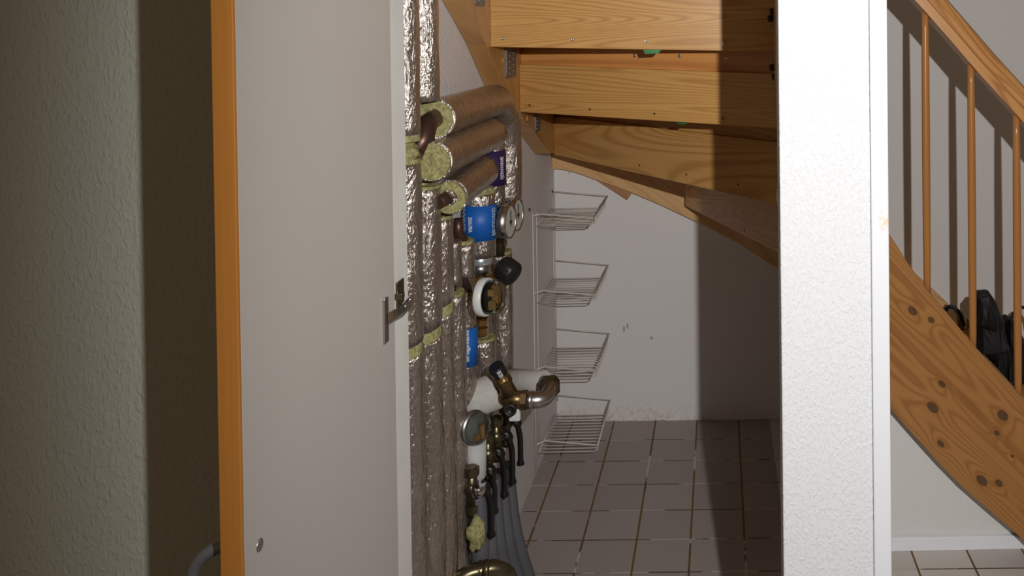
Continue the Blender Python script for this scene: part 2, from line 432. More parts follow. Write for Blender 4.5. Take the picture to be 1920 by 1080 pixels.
# ------------------------------------------------------------------ cupboard door (open, edge towards the camera)
XD = -.4492
yf = PX(441, 300, XD).y; yh = YF-.002
TD = .0195
door = thing('door_1', (XD, yh, 0), None, None); tag(door, kind='structure')
MB().box((XD-TD, yf+.004, .02), (XD, yh, 2.2)).build('door_panel', M['door_face'], door, bevel=.001)
MB().box((XD-TD-.0006, yf-.001, .02), (XD+.0006, yf+.004, 2.2)).build('edge_strip', M['orange_edge'], door, du=(0,0,1), dv=(1,0,0), bevel=.001)
c = PX(487, 1022, XD)
MB().lathe(c+Vector((-.0005, 0, 0)), (1, 0, 0), [(.0062, 0), (.0062, .0008), (.005, .0016), (.0022, .0018), (.0015, .0008), (0, .0008)], 20).build('screw_head', M['zinc'], door)
# bow handle on the outer face
hz = P(400, 1033, c.y).z
yy = c.y
mb = MB(); hx = XD-TD
hp = bez([(hx+.001, yy, hz+.004), (hx-.018, yy, hz+.004), (hx-.036, yy, hz-.006), (hx-.046, yy, hz-.026), (hx-.047, yy, hz-.075), (hx-.046, yy, hz-.106), (hx-.036, yy, hz-.126), (hx-.018, yy, hz-.136), (hx+.001, yy, hz-.136)], 6)
mb.tube(hp, .0060, 14).build('handle', M['handle'], door)
# concealed hinge: cup plate on the door, arm, mounting plate on the jamb
hy = PX(724, 600, XD+.003).y
hc = PX(724, 600, XD+.002)
zz = hc.z
hin = MB().box((XD, hc.y-.008, zz-.030), (XD+.0035, hc.y+.006, zz+.030)).build('hinge', M['steel'], door, bevel=.0008)
a = Vector((XD+.003, hc.y+.002, P(738, 590, 1.20).z)); 
q0 = P(736, 597, hc.y); q1 = P(757, 588, 1.235); q2 = P(769, 561, 1.25)
q0.x = XD+.004
mb = MB()
mb.prism([q0+Vector((0,0,.007)), q0+Vector((0,0,-.009)), q1+Vector((-.008,0,-.009)), q2+Vector((0,0,-.010)), q2+Vector((0,0,.006)), q1+Vector((-.008,0,.008))], (.002, .012, 0))
mb.build('hinge_arm', M['steel'], hin, bevel=.001)
mb = MB(); 
for (uu, vv_) in ((768, 562), (759, 574), (750, 585)):
    mb.lathe(P(uu, vv_, 1.234), (0, -1, 0), [(.0028, -.003), (.0028, .001), (.0, .0016)], 10)
mb.build('rivet', M['zinc'], hin)
q = P(744, 552, 1.225); mb = MB().box((XJ, YF+.004, q.z-.020), (XJ+.003, YF+.030, q.z+.016)); mb.obox(q+Vector((.004, 0, -.002)), (.005, 0, 0), (0, .006, 0), (.0, 0, .0045))
mb.build('mounting_plate', M['bronze'], hin, bevel=.0008)

# ------------------------------------------------------------------ staircase
ST = thing('staircase', (.1, 2.6, 0), 'pine winder staircase, risers seen from behind, round-spindled railing at the right', 'staircase')
XS = -.552            # inner face of the side string
def board(name, A, B, ztopA, ztopB, zbotA, zbotB, th, mat, uo, parent=ST):
    d = Vector((B[0]-A[0], B[1]-A[1], 0)).normalized(); nb = Vector((-d.y, d.x, 0))
    if nb.y < 0: nb = -nb
    mb = MB(); mb.prism([(A[0],A[1],zbotA),(B[0],B[1],zbotB),(B[0],B[1],ztopB),(A[0],A[1],ztopA)], nb*th)
    return mb.build(name, mat, parent, du=tuple(d), dv=(0,0,1), bevel=.0012, uo=uo)
def screwrow(parent, A, B, fr, mat, r=.0035, tilt=(0, -1, 0)):
    for (t, z) in fr:
        p = Vector((A[0]+(B[0]-A[0])*t, A[1]+(B[1]-A[1])*t, z))
        MB().lathe(p+Vector((0, .002, 0)), (0.0, -1, .0), [(r, 0), (r, .0030), (r*.6, .0036), (r*.3, .0022), (0, .0022)], 12).build('screw', mat, parent)
def LR(ul, vl, Yl, ur, vr, Yr): return P(ul, vl, Yl), P(ur, vr, Yr)
# riser 1
A, B = LR(920, 88, 2.14, 1462, 97, 2.10)
A.x = PX(920, 88, XS).x; A = PX(920, 88, XS)
zA, zB = A.z, B.z
r1 = board('riser', (A.x, A.y), (B.x, B.y), 1.60, 1.60, zA, zB, .022, M['riser'][0], (0, 0))
def onb(u, v, A, B):                 # where a pixel ray meets the vertical plane through A-B
    n = Vector((B.y-A.y, -(B.x-A.x), 0)); d = ray(u, v); return EYE + d*((A-EYE).dot(n)/d.dot(n))
def screws(par, A, B, pix, mat, r=.0035):
    n = Vector((B.y-A.y, -(B.x-A.x), 0)).normalized()
    if n.y > 0: n = -n
    for (u, v) in pix:
        p = onb(u, v, A, B)
        MB().lathe(p-n*.002, n, [(r, 0), (r, .0030), (r*.6, .0036), (r*.3, .0022), (0, .0022)], 12).build('screw', mat, par)
screws(r1, A, B, [(943, 72), (1073, 74), (1211, 77), (1356, 81)], M['zinc'], .0042)
# tread under riser 1 etc. are wedges between successive riser lines
risers = [(A, B)]
# riser 2 with the darker screwed strip above it
A2 = PX(975, 210, XS); B2 = P(1465, 241, 2.12)
tA = onb(974, 121, A2, B2).z; tB = onb(1465, 139, A2, B2).z
cl = board('screwed_strip', (A2.x, A2.y+.02), (B2.x, B2.y+.02), zA+.004, zB+.004, tA-.03, tB-.03, .02, M['cleat'], (3, 1))
Ac = A2+Vector((0, .02, 0)); Bc = B2+Vector((0, .02, 0))
screws(cl, Ac, Bc, [(1041, 95), (1115, 99), (1190, 104), (1274, 105), (1362, 109)], M['zinc'], .0046)
r2 = board('riser', (A2.x, A2.y), (B2.x, B2.y), tA, tB, A2.z, B2.z, .02, M['riser'][1], (0, 0))
screws(r2, A2, B2, [(993, 197), (1106, 205), (1227, 213), (1356, 222)], M['bronze'], .003)
# riser 3
A3 = PX(1039, 290, XS); B3 = P(1468, 386, 2.22)
tA = onb(1040, 218, A3, B3).z; tB = onb(1468, 268, A3, B3).z
cl3 = board('screwed_strip', (A3.x, A3.y+.02), (B3.x, B3.y+.02), A2.z+.004, B2.z+.004, tA-.03, tB-.03, .02, M['riser'][2], (7, 2))
r3 = board('riser', (A3.x, A3.y), (B3.x, B3.y), tA, tB, A3.z, B3.z, .02, M['riser'][2], (0, 0))
screws(r3, A3, B3, [(1199, 310), (1287, 327), (1384, 346)], M['bronze'], .003)
# riser 4, running from the back string to the newel
A4 = P(1285, 386, 3.09); B4 = P(1468, 478, 2.44)
r4 = board('riser', (A4.x, A4.y), (B4.x, B4.y), A3.z+.006, B3.z-.006, A4.z, B4.z, .02, M['riser'][3], (0, 0))
screws(r4, A4, B4, [(1343, 407), (1396, 432), (1459, 463)], M['bronze'], .003)
# treads
def tread(pl_, ztop, uo):
    pts_ = [Vector((x, y, ztop-.04)) for x, y in pl_]
    MB().prism(pts_, (0, 0, .04)).build('tread', M['tread'], ST, du=(1,0,0), dv=(0,1,0), bevel=.002, uo=uo)
z1 = .5*(zA+zB); z2 = .5*(A2.z+B2.z); z3 = .5*(A3.z+B3.z); z4 = .5*(A4.z+B4.z)
tread([(A.x, A.y+.024), (B.x+.01, B.y+.024), (B2.x+.01, B2.y+.05), (A2.x, A2.y+.05)], z1+.055, (0, 0))
tread([(A2.x, A2.y+.045), (B2.x+.03, B2.y+.045), (B3.x+.04, B3.y+.05), (A3.x, A3.y+.05)], z2+.05, (2, 0))
tread([(A3.x, A3.y+.045), (B3.x+.05, B3.y+.045), (B4.x+.05, B4.y+.05), (A4.x+.05, A4.y+.05), (XS+.004, 3.155)], z3+.05, (4, 0))
hs = [z4+.03, .62, .45, .29, .145]
xin = [.20, .44, .58, .75, .94, 1.13]; xout = [-.08, .30, .50, .72, .94, 1.13]
for i, hgt in enumerate(hs):
    tread([(xin[i]+.02, 2.40 if i == 0 else 2.347), (xin[i+1]+.035, 2.347), (xout[i+1]+.035, 3.155), (xout[i]+.02, 3.155)], hgt, (6+i, 0))
for i in range(1, 5):
    board('riser', (xout[i], 3.155), (xin[i], 2.347), hs[i-1]-.045, hs[i-1]-.045, hs[i]-.04, hs[i]-.04, .018, M['riser'][i % 4], (i*2, 0))
# side string on the left wall: lower edge follows the curve seen in the photograph
low = [(862, -30), (869, 0), (890, 40), (912, 84), (929, 127), (948, 175), (974, 208), (985, 229), (1012, 262), (1030, 288), (1047, 312)]
lp = [PX(u, v, XS) for u, v in low]
for p in lp: p.x = XS
lp[-1].y = 3.16; lp[-1].z = lp[-2].z-.035
top = [Vector((XS, 3.16, 1.22)), Vector((XS, 2.8, 1.40)), Vector((XS, 2.35, 1.62)), Vector((XS, 1.9, 1.86)), Vector((XS, 1.55, 2.05))]
lp0 = Vector((XS, 1.55, lp[0].z+(lp[0].y-1.55)*1.15))
sb = MB().prism([lp0]+lp+top, (-.046, 0, 0)).build('side_string', M['string_side'], ST, du=tuple(Vector((0, -.72, .69))), dv=tuple(Vector((0, .69, .72))), bevel=.0015)
# brackets
def bracket(par, y0, z0, z1_, wd=.038):
    mb = MB(); mb.prism([(XS+.002, y0, z0+.006), (XS+.002, y0+.006, z0), (XS+.002, y0+wd-.006, z0), (XS+.002, y0+wd, z0+.006), (XS+.002, y0+wd, z1_), (XS+.002, y0, z1_)], (-.0015, 0, 0))
    mb.prism([(XS+.002, y0, z0+.012), (XS+.004, y0, z0+.016), (XS+.004, y0, z1_), (XS+.002, y0, z1_)], (0, -.0015, 0))
    b = mb.build('angle_bracket', M['bzinc'], ST)
    for i in range(4):
        for j in (0, 1):
            MB().lathe(Vector((XS+.002, y0+wd*(.3+.4*j), z0+.012+i*(z1_-z0-.02)/4+.006*j)), (1, 0, 0), [(.0034, 0), (.0030, .0016), (.0, .002)], 10).build('screw', M['zinc'], b)
qa = PX(948, 148, XS); qb = PX(950, 88, XS); bracket(sb, qa.y, qa.z, qb.z, PX(968, 120, XS).y-PX(949, 120, XS).y)
qa = PX(1003, 250, XS); qb = PX(1003, 208, XS); bracket(sb, qa.y, qa.z, qb.z, .075)
qa = PX(891, 11, XS); bracket(sb, qa.y, qa.z, qa.z+.08, .08)
for (u, v) in ((943, 113), (988, 222)):
    q = PX(u, v, XS); MB().lathe(q, (1, 0, 0), [(.0075, -.002), (.0075, .001), (.004, .0025), (0, .003)], 14).build('dowel_plug', M['riser'][0], sb)
# back string along the back wall
YS = 3.165
lowb = [(1029, 317), (1049, 317), (1070, 321), (1096, 329), (1112, 335.5), (1140, 345), (1184, 361), (1240, 385), (1308, 417), (1381, 455), (1463, 507)]
pb = [P(u, v, YS) for u, v in lowb]
for p in pb: p.y = YS
pb[0].x = XL+.001
slope = (pb[-1].z-pb[-3].z)/(pb[-1].x-pb[-3].x)
ex = [Vector((.6, YS, pb[-1].z+(.6-pb[-1].x)*-.78)), Vector((.98, YS, .02))]
tp = [Vector((1.22, YS, .02)), Vector((.77, YS, .465)), Vector((.665, YS, .560)), Vector((.45, YS, .79)), Vector((.2, YS, 1.00)), Vector((-.1, YS, 1.16)), Vector((XL+.001, YS, 1.24))]
bsn = MB().prism(pb+ex+tp, (0, .043, 0)).build('back_string', M['string_back'], ST, du=tuple(Vector((.80, 0, -.60))), dv=tuple(Vector((.60, 0, .80))), bevel=.0015, uo=(0, .0))
# loose offcut wedge peeping out below the back string
oc = [P(u, v, YS+.02) for u, v in ((1108, 331), (1176, 375), (1185, 362), (1150, 340))]
tag(MB().prism(oc, (0, .02, 0)).build('filler_wedge', wood('brown_pine_offcut', (.50, .27, .13), (.36, .17, .07), 2., 6), ST, du=(.8,0,-.6), dv=(.6,0,.8)), 'darker pine wedge')
for (u0_, v0_, u1_, v1_, Y_) in ((1206, 93, 1240, 101, 0), (1268, 229, 1290, 233.5, 1)):
    AA, BB = ((A, B), (A2, B2))[Y_]
    p0 = onb(u0_, v0_, AA, BB); p1 = onb(u1_, v1_, AA, BB)
    MB().prism([p0, Vector((p0.x+.004, p0.y, p1.z)), Vector((p1.x-.008, p1.y, p1.z+.001)), Vector((p1.x, p1.y, p0.z-.001))], (0, .02, 0)).build('green_shim', M['green'], ST)
p0 = onb(1231, 326, A3, B3); p1 = onb(1258, 335, A3, B3)
MB().prism([p0, Vector((p0.x+.002, p0.y, p1.z+.003)), Vector((p1.x, p1.y, p1.z)), Vector((p1.x, p1.y, p0.z-.006))], (0, .02, 0)).build('grey_shim', M['shim'], ST)
# inner string: down from above, round the newel and along the lower flight
YR = 2.30
upr = [(1640, 400), (1673, 447), (1700, 490), (1738, 543), (1780, 592), (1826, 648), (1870, 696), (1920, 748), (1960, 790)]
dnr = [(1640, 737), (1673, 770), (1715, 818), (1760, 868), (1800, 909), (1850, 953), (1895, 991), (1925, 1020), (1960, 1052)]
Ut = [P(u, v, YR) for u, v in upr]; Dt = [P(u, v, YR) for u, v in dnr]
def kuv(u, v, du, dv): p = P(u, v, YR); return p.dot(du), p.dot(dv)
sd = Vector((.70, 0, -.714)).normalized(); sv = Vector((.714, 0, .70)).normalized()
kn = []
for (u, v, a_, b_) in ((1711, 583, .016, .010), (1746, 600, .011, .008), (1766, 720, .013, .008), (1749, 764, .020, .0125), (1764, 832, .013, .008), (1880, 779, .018, .013), (1869, 812, .009, .007), (1841, 901, .019, .012), (1873, 906, .013, .009), (1898, 855, .006, .004)):
    x_, y_ = kuv(u, v, sd, sv); kn.append((x_, y_, a_*.95, b_*.95))
s0 = kuv(1673, 620, sd, sv)[1]; s1 = kuv(1800, 735, sd, sv)[1]
M['string_right'] = wood('knotty_pine_string', (.43, .205, .062), (.27, .108, .030), 11.3, 17, .55, 8, .75, knots=kn, stripes=((s0+.004, .011, .55),))
poly = Ut+Dt[::-1]
MB().prism(Ut+[Vector((1.2, YR, .02)), Vector((1.1, YR, .0))]+Dt[::-1], (0, .045, 0)).build('front_string', M['string_right'], ST, du=tuple(sd), dv=tuple(sv), bevel=.002)
# curved part behind the pillar
inn = [(.124, 1.75), (.126, 2.02), (.134, 2.10), (.165, 2.20), (.22, 2.285), (.30, 2.312), (P(1640, 500, YR).x+.005, YR+.02)]
zl = [1.62, 1.30, 1.235, 1.10, .92, .74, Dt[0].z+.02]; zu = [2.0, 1.72, 1.60, 1.42, 1.22, 1.08, Ut[0].z]
mb = MB(); V = []
for i, (x, y) in enumerate(inn):
    a_ = inn[max(0, i-1)]; b_ = inn[min(len(inn)-1, i+1)]; d = Vector((b_[0]-a_[0], b_[1]-a_[1], 0)).normalized(); nn = Vector((-d.y, d.x, 0))
    for s_ in (0, 1):
        for z in (zl[i], zu[i]): V.append(Vector((x, y, z))-nn*.038*s_)
fs = []
for i in range(len(inn)-1):
    a_ = i*4; b_ = a_+4
    fs += [(a_, a_+1, b_+1, b_), (a_+2, b_+2, b_+3, a_+3), (a_+1, a_+3, b_+3, b_+1), (a_, b_, b_+2, a_+2)]
fs += [(0, 2, 3, 1), (len(V)-4, len(V)-3, len(V)-1, len(V)-2)]
mb.add(V, fs, False); cs = mb.build('curved_string', M['string_side'], ST, du=(0,.6,-.8), dv=(0,.8,.6))
for (u, v, bolts) in ((1452, 30, ((1447, 22), (1443, 35))), (1454, 132, ((1446, 127), (1451, 145)))):
    q = P(u, v, 2.03); b = MB().box((.1255, q.y-.01, q.z-.021), (.1275, q.y+.06, q.z+.021)).build('steel_plate', M['bzinc'], ST, bevel=.0006)
    for (bu, bv) in bolts:
        p = P(bu, bv, 2.03); MB().hexa(Vector((p.x-.004, p.y, p.z)), (1, .15, .1), .0085, .012).hexa(Vector((p.x+.006, p.y, p.z)), (1, 0, 0), .004, .012).build('hex_bolt', M['black2'], b)
# handrail
hu = [(1640, -118), (1690, -50), (1740, 5), (1790, 62), (1840, 120), (1880, 164), (1925, 214), (1980, 278)]
yc = YR+.0225
rp = bez([P(u, v, yc) for u, v in hu], 5)
prof = [(-.030, -.026), (.030, -.026), (.032, -.004), (.026, .001), (.026, .014), (.031, .020), (.027, .034), (.012, .041), (-.012, .041), (-.027, .034), (-.031, .020), (-.026, .014), (-.026, .001), (-.032, -.004)]
V = []; UVr = []
for i, p in enumerate(rp):
    d = (rp[min(i+1, len(rp)-1)]-rp[max(i-1, 0)]).normalized(); sdv = Vector((0, 1, 0)); up = sdv.cross(d)
    if up.z < 0: up = -up
    for (a_, b_) in prof: V.append(p+sdv*a_+up*(b_*1.0))
n = len(prof); fs = [(i*n+j, i*n+(j+1) % n, (i+1)*n+(j+1) % n, (i+1)*n+j) for i in range(len(rp)-1) for j in range(n)]
pr_ = [0]
for j in range(n): pr_.append(pr_[-1]+math.dist(prof[j], prof[(j+1) % n]))
uvs = [[(i*.03, pr_[j]), (i*.03, pr_[j+1]), ((i+1)*.03, pr_[j+1]), ((i+1)*.03, pr_[j])] for i in range(len(rp)-1) for j in range(n)]
mb = MB(); mb.add(V, fs, False, uvs); mb.f += [list(range(n))[::-1], [len(V)-n+j for j in range(n)]]; mb.sm += [False]*2; mb.uv += [None]*2
mb.build('handrail', M['rail'], ST)
# spindles
for (ut, vt, ub, vb) in ((1733, 15, 1740, 560), (1818, 115, 1826.5, 665), (1903.5, 213, 1911, 760)):
    a_ = P(ut, vt, yc); b_ = P(ub, vb, yc); xm = (a_.x+b_.x)/2
    n_ = 14; path = []; rr = []
    for i in range(n_+1):
        t = i/n_; path.append(Vector((xm, yc, a_.z+(b_.z-a_.z)*t))); rr.append(.0085+.0020*math.sin(PI*min(1, max(0, t)))**.6)
    MB().tube(path, rr, 20).build('spindle', M['spindle'], ST)

# white rounded cover peeping out behind the pillar
q = P(1484, 368, 2.0)
cv = MB().lathe(q, (0, -1, 0), [(.0, .030), (.018, .028), (.030, .020), (.034, .008), (.034, -.006), (.0, -.006)], 32).build('lamp_cover', M['white_plastic'])
for v_ in cv.data.vertices: v_.co.z = q.z+(v_.co.z-q.z)*1.35
tag(cv, 'white rounded lamp cover just peeping out behind the left edge of the pillar', 'lamp')

# ------------------------------------------------------------------ wire shelf rack on the side wall
RK = thing('wire_shelf_rack', (XL+.1, 3.0, 0), 'white wire rack with four basket shelves fixed in the corner of the niche', 'shelf')
YN, YR_ = PX(1000, 600, XL+.012).y, 3.165
YN = 2.835
def up_(y, z0, z1_, y2):
    mb = MB(); mb.tube([(XL+.006, y, z0), (XL+.006, y, z1_)], .0028, 8); mb.tube([(XL+.006, y2, z0+.03), (XL+.006, y2, z1_-.01)], .0024, 8); mb.build('upright', M['wire'], RK)
ztop = P(998, 396, 2.83).z; zbot = .012
up_(YN-.03, zbot, ztop, YN+.025); up_(3.175, .09, P(1038, 362, 3.17).z, 3.145)
for (u, v, y_) in ((993, 393, YN-.03), (1036, 359, 3.175)):
    q = PX(u, v, XL+.002); MB().lathe(Vector((XL, q.y, q.z)), (1, 0, 0), [(.0055, 0), (.0045, .004), (0, .005)], 12).build('wall_screw', M['mark'], RK)
zs = [P(1000, v, 2.83).z for v in (402, 546, 689, 828)]
XO = -.402
for zi in zs:
    zo = zi-.016; zb = zi-.040
    mb = MB()
    ya, yb_ = YN, 3.160
    mb.tube([(XL+.006, ya-.028, zi), (XL+.03, ya, zi), (XO-.01, ya, zo), (XO, ya+.008, zo)], .0026, 8)
    mb.tube([(XL+.006, yb_, zi+.012), (XO, yb_-.004, zo+.010)], .0022, 8)
    mb.tube([(XO, ya+.006, zo), (XO, yb_-.004, zo+.010)], .0026, 8)
    mb.tube([(XO-.004, ya+.006, zb+.006), (XO-.004, yb_-.03, zb+.012)], .0022, 8)
    mb.tube([(XL+.008, ya+.01, zb), (XL+.008, 3.12, zb)], .0022, 8)
    sh = mb.build('shelf_frame', M['wire'], RK)
    for i in range(13):
        y_ = ya+.006+i*(3.105-ya)/12
        MB().tube([(XL+.008, y_, zb), (XO-.012, y_, zb+.002), (XO-.002, y_, zb+.008), (XO, y_, zo+.002)], .0017, 6).build('shelf_wire', M['wire'], sh)

# ------------------------------------------------------------------ pipework on the side wall
def XW(r, gap=.004): return XL+r+gap
XP = -.545
def yfor(u, v, X=XP): return PX(u, v, X).y
def zat(v, Y): return P(1350, v, Y).z if False else EYE.z-(v-52)/F*Y
def jacket(par, x, y, z0, z1_, r, seed, name='foil_jacket', tilt0=0, tilt1=0, wob=.0016):
    n_ = max(6, int((z1_-z0)/.012)); mb = MB()
    mb.tube([(x, y, z0+(z1_-z0)*i/n_) for i in range(n_+1)], r, 30, wob=wob, seed=seed)
    nv_ = 30*(n_+1)
    for i, v in enumerate(mb.v):     # slanted cut ends
        if abs(v.z-z0) < .004: v.z += tilt0*(v.y-y)/r
        if abs(v.z-z1_) < .004: v.z += tilt1*(v.y-y)/r
    return mb.build(name, M['foil'], par)
def woolring(par, c, axis, r0, r1, h, seed=0, wob=.004):
    return MB().ring(c, axis, r0, r1, h, 30, wob, seed).build('wool_end', M['wool'], par)
def pipe(u, vm, r, X=XP): 
    p = PX(u, vm, X); return X, p.y

gP = 'foil-wrapped pipes on the side wall'
# 1. uppermost left pipe
x, y = pipe(752, 120, .031)
t = thing('insulated_pipe', (x, y, zat(250, y)), 'foil-wrapped pipe at top left beside the white jamb, yellow wool at its lower end', 'pipe', gP)
jacket(t, x, y, zat(246, y), 1.75, .031, 1); woolring(t, (x, y, zat(259, y)), (0,0,1), .012, .029, .014, 2)
MB().tube([(x, y, zat(272, y)), (x, y, zat(255, y)+.02)], .012, 16).build('bare_pipe', M['bare'], t)
# 2. second top pipe
x, y = pipe(790, 90, .031)
t = thing('insulated_pipe', (x, y, zat(185, y)), 'shiny foil-wrapped pipe second from the jamb, ending on the uppermost horizontal pipe', 'pipe', gP)
jacket(t, x, y, zat(184, y), 1.75, .031, 3)
# horizontal pipes
def hpipe(us, vs_, X, r, ue, label, bend_to=None, hollow=True, seed=0, dz=0, rb=None, slot=.0):
    s_ = PX(us, vs_, X); yb2 = PX(ue, vs_, X).y; z = s_.z
    t = thing('insulated_pipe', (X, s_.y, z-r), label, 'pipe', gP)
    n_ = int((yb2-s_.y)/.012)
    path = [(X, s_.y+(yb2-s_.y)*i/n_, z+dz*i/n_) for i in range(n_+1)]
    if bend_to is not None:
        yB, zB_ = bend_to; z9 = z+dz
        rad = yB-yb2
        for i in range(1, 9):
            a_ = i/8*PI/2; path.append((X, yb2+rad*math.sin(a_), z9-rad*(1-math.cos(a_))))
        zc = z9-rad
        m_ = max(1, int((zc-zB_)/.015))
        for i in range(1, m_+1): path.append((X, yB, zc+(zB_-zc)*i/m_))
    MB().tube(path, r, 30, wob=.0018, seed=seed).build('foil_jacket', M['foil'], t)
    woolring(t, (X, s_.y+.001, z), (0, -1, 0), r*.45 if hollow else .0004, r*.93, .006, seed, .005)
    return t, Vector((X, s_.y, z)), yb2
xG, yG = pipe(940, 300, .029)
t, c1, _ = hpipe(815, 223, -.532, .0375, 925, 'uppermost of the three horizontal foil-wrapped pipes, turning down at its far end', (yG, zat(372, yG)), True, 11)
# bare elbow between pipe 1 and the uppermost horizontal pipe
xa_, ya_ = pipe(752, 120, .031)
MB().tube(bez([(c1.x, c1.y+.02, c1.z), (c1.x, c1.y-.010, c1.z), (c1.x+.002, c1.y-.045, c1.z-.006), (c1.x, c1.y-.066, c1.z-.030), (xa_, ya_+.06, c1.z-.052), (xa_, ya_+.02, c1.z-.062), (xa_, ya_, c1.z-.066)], 6), .0175, 22).build('bare_elbow', M['bare'], t)
xf, yf2 = pipe(921, 300, .032)
t, c2, _ = hpipe(810, 303, -.515, .0355, 921, 'middle one of the three horizontal foil-wrapped pipes, yellow wool filling its near end', None, False, 12)
t, c3, yE = hpipe(843, 370, -.505, .0325, 906, 'lowest and shortest of the three horizontal foil-wrapped pipes, brownish with yellow ring', None, True, 13, dz=.012)
# elbow down from the lowest horizontal pipe
xs, ys = pipe(868, 480, .0205)
MB().tube([(c3.x, c3.y+.02, c3.z), (c3.x-.012, c3.y-.035, c3.z-.004)], .012, 18).build('bare_stub', M['bare'], t)
MB().tube([(xs, ys-.03, zat(400, ys)), (xs, ys-.03, zat(425, ys)), (xs, ys-.012, zat(440, ys)), (xs, ys, zat(452, ys))], [.0095, .0105, .0130, .0130], 18).build('bare_pipe', M['bare'], t)
# purple-labelled drop pipe
t = thing('insulated_pipe', (xf, yf2, zat(378, yf2)), 'vertical pipe with a dark purple label, dropping from the middle horizontal pipe', 'pipe', gP)
jacket(t, xf, yf2, zat(384, yf2), zat(262, yf2), .0315, 5); woolring(t, (xf, yf2, zat(262, yf2)-.002), (0,0,1), .010, .0315, .035, 5, .005)
def label_band(par, x, y, r, z0, z1_, mat, texts, skew=0, a0=-215, a1=25):
    mb = MB(); n_ = 40; V = []
    for i in range(n_+1):
        a_ = math.radians(a0+(a1-a0)*i/n_)
        for z in (z0, z1_): V.append((x+math.cos(a_)*(r+.0022), y+math.sin(a_)*(r+.0022), z+skew*math.sin(a_-1.2)))
    for i in range(n_+1):
        a_ = math.radians(a0+(a1-a0)*i/n_)
        for z in (z0, z1_): V.append((x+math.cos(a_)*(r+.0008), y+math.sin(a_)*(r+.0008), z+skew*math.sin(a_-1.2)))
    o_ = 2*(n_+1)
    fs = [(2*i, 2*i+2, 2*i+3, 2*i+1) for i in range(n_)]+[(o_+2*i, o_+2*i+1, o_+2*i+3, o_+2*i+2) for i in range(n_)]
    fs += [(2*i, o_+2*i, o_+2*i+2, 2*i+2) for i in range(n_)]+[(2*i+1, 2*i+3, o_+2*i+3, o_+2*i+1) for i in range(n_)]
    mb.add(V, fs, True); lb = mb.build('pipe_label', mat, par)
    for (body, size, th, zz0, zz1, mt, bold) in texts:
        tb = MB(); text_on_cyl(body, size, x, y, r+.0022, math.radians(th), zz0, zz1, tb, 1.0, bold); tb.build('lettering', mt, lb)
    return lb
zb_ = lambda v: zat(v, yf2)
label_band(t, xf, yf2, .0325, zb_(342), zb_(277), M['purple'], [('FJERNVARME', .013, -112, zb_(340), zb_(290), M['print_w'], .0004), ('tilbageløb', .016, -88, zb_(332), zb_(291), M['print_w'], .0006), ('FJERNVARME', .013, -25, zb_(330), zb_(288), M['print_w'], .0003)])
# blue-labelled drop pipe
xb, yb3 = pipe(900, 410, .0345)
t = thing('insulated_pipe', (xb, yb3, zat(480, yb3)), 'short fat foil-wrapped pipe with a broad bright blue label', 'pipe', gP)
jacket(t, xb, yb3, zat(476, yb3), zat(358, yb3), .0340, 6); woolring(t, (xb, yb3, zat(358, yb3)-.002), (0,0,1), .010, .032, .014, 6, .006)
zb_ = lambda v: zat(v, yb3)
label_band(t, xb, yb3, .0352, zb_(443), zb_(378), M['blue'], [('BRUGSVAND', .0165, -131, zb_(449), zb_(374), M['print'], .0003), ('varmt', .018, -102, zb_(426), zb_(397), M['print'], .0006), ('BRUGSVAND', .016, -16, zb_(435), zb_(383), M['print'], .0003)])
# long verticals left of the fittings: (u, v of centre, radius, top v, gap v0, gap v1, label)
def long_pipe(u, r, vt, g0, g1, vb, label, seed, tilt=.012, topwool=True):
    x, y = pipe(u, 560, r)
    t = thing('insulated_pipe', (x, y, 0), label, 'pipe', gP)
    if g0: jacket(t, x, y, zat((g0+g1)/2-11, y)+tilt*0, zat(vt, y), r, seed, tilt0=tilt); jacket(t, x, y, .0, zat((g0+g1)/2+11, y), r, seed+.5, tilt1=tilt)
    else: jacket(t, x, y, .0, zat(vt, y), r, seed)
    if g0:
        zc = zat((g0+g1)/2, y); rg_ = MB().ring((x, y, zc-.016), (0,0,1), .010, r*.93, .032, 30, .004, seed)
        for v in rg_.v: v.z += tilt*(v.y-y)/r
        rg_.build('wool_gap', M['wool'], t)
    if topwool: woolring(t, (x, y, zat(vt, y)-.002), (0,0,1), .010, r*.95, .008, seed, .004)
    return t, x, y
t, x, y = long_pipe(759, .031, 300, 632, 652, 0, 'tall crinkled foil-wrapped pipe beside the white jamb, broken by a yellow wool band', 21, .010)
MB().blob((x, y, zat(283, y)), .030, .030, .024, .35, 4, 22, 14).build('wool_tuft', M['wool'], t)
MB().tube([(x, y, zat(290, y)), (x, y, zat(262, y))], .011, 14).build('bare_pipe', M['bare'], t)
long_pipe(797, .0305, 347, 602, 622, 0, 'tall foil-wrapped pipe second from the jamb, cut just below the middle horizontal pipe', 23, .012)
long_pipe(824, .0275, 405, 556, 576, 0, 'tall thinner foil-wrapped pipe third from the white jamb', 25, .012)
t, x4, y4 = long_pipe(848, .0265, 548, 0, 0, 0, 'foil-wrapped pipe fourth from the jamb, its top level with the white-collared meter', 27)
x, y = pipe(846, 480, .0215)
t = thing('insulated_pipe', (x, y, zat(530, y)), 'short dull foil-wrapped pipe stub to the left of the yellow-topped stub', 'pipe', gP)
jacket(t, x, y, zat(532, y), zat(447, y), .021, 28, tilt0=-.006)
MB().tube([(x, y, zat(552, y)), (x, y, zat(525, y))], .009, 12).build('bare_pipe', M['bare'], t)
x, y = xs, ys
t = thing('insulated_pipe', (x, y, zat(525, y)), 'short shiny foil-wrapped pipe stub with a yellow wool top under the bare elbow', 'pipe', gP)
jacket(t, x, y, zat(518, y), zat(452, y), .0245, 29, tilt0=-.008); woolring(t, (x, y, zat(452, y)-.002), (0,0,1), .010, .0235, .010, 29, .003)
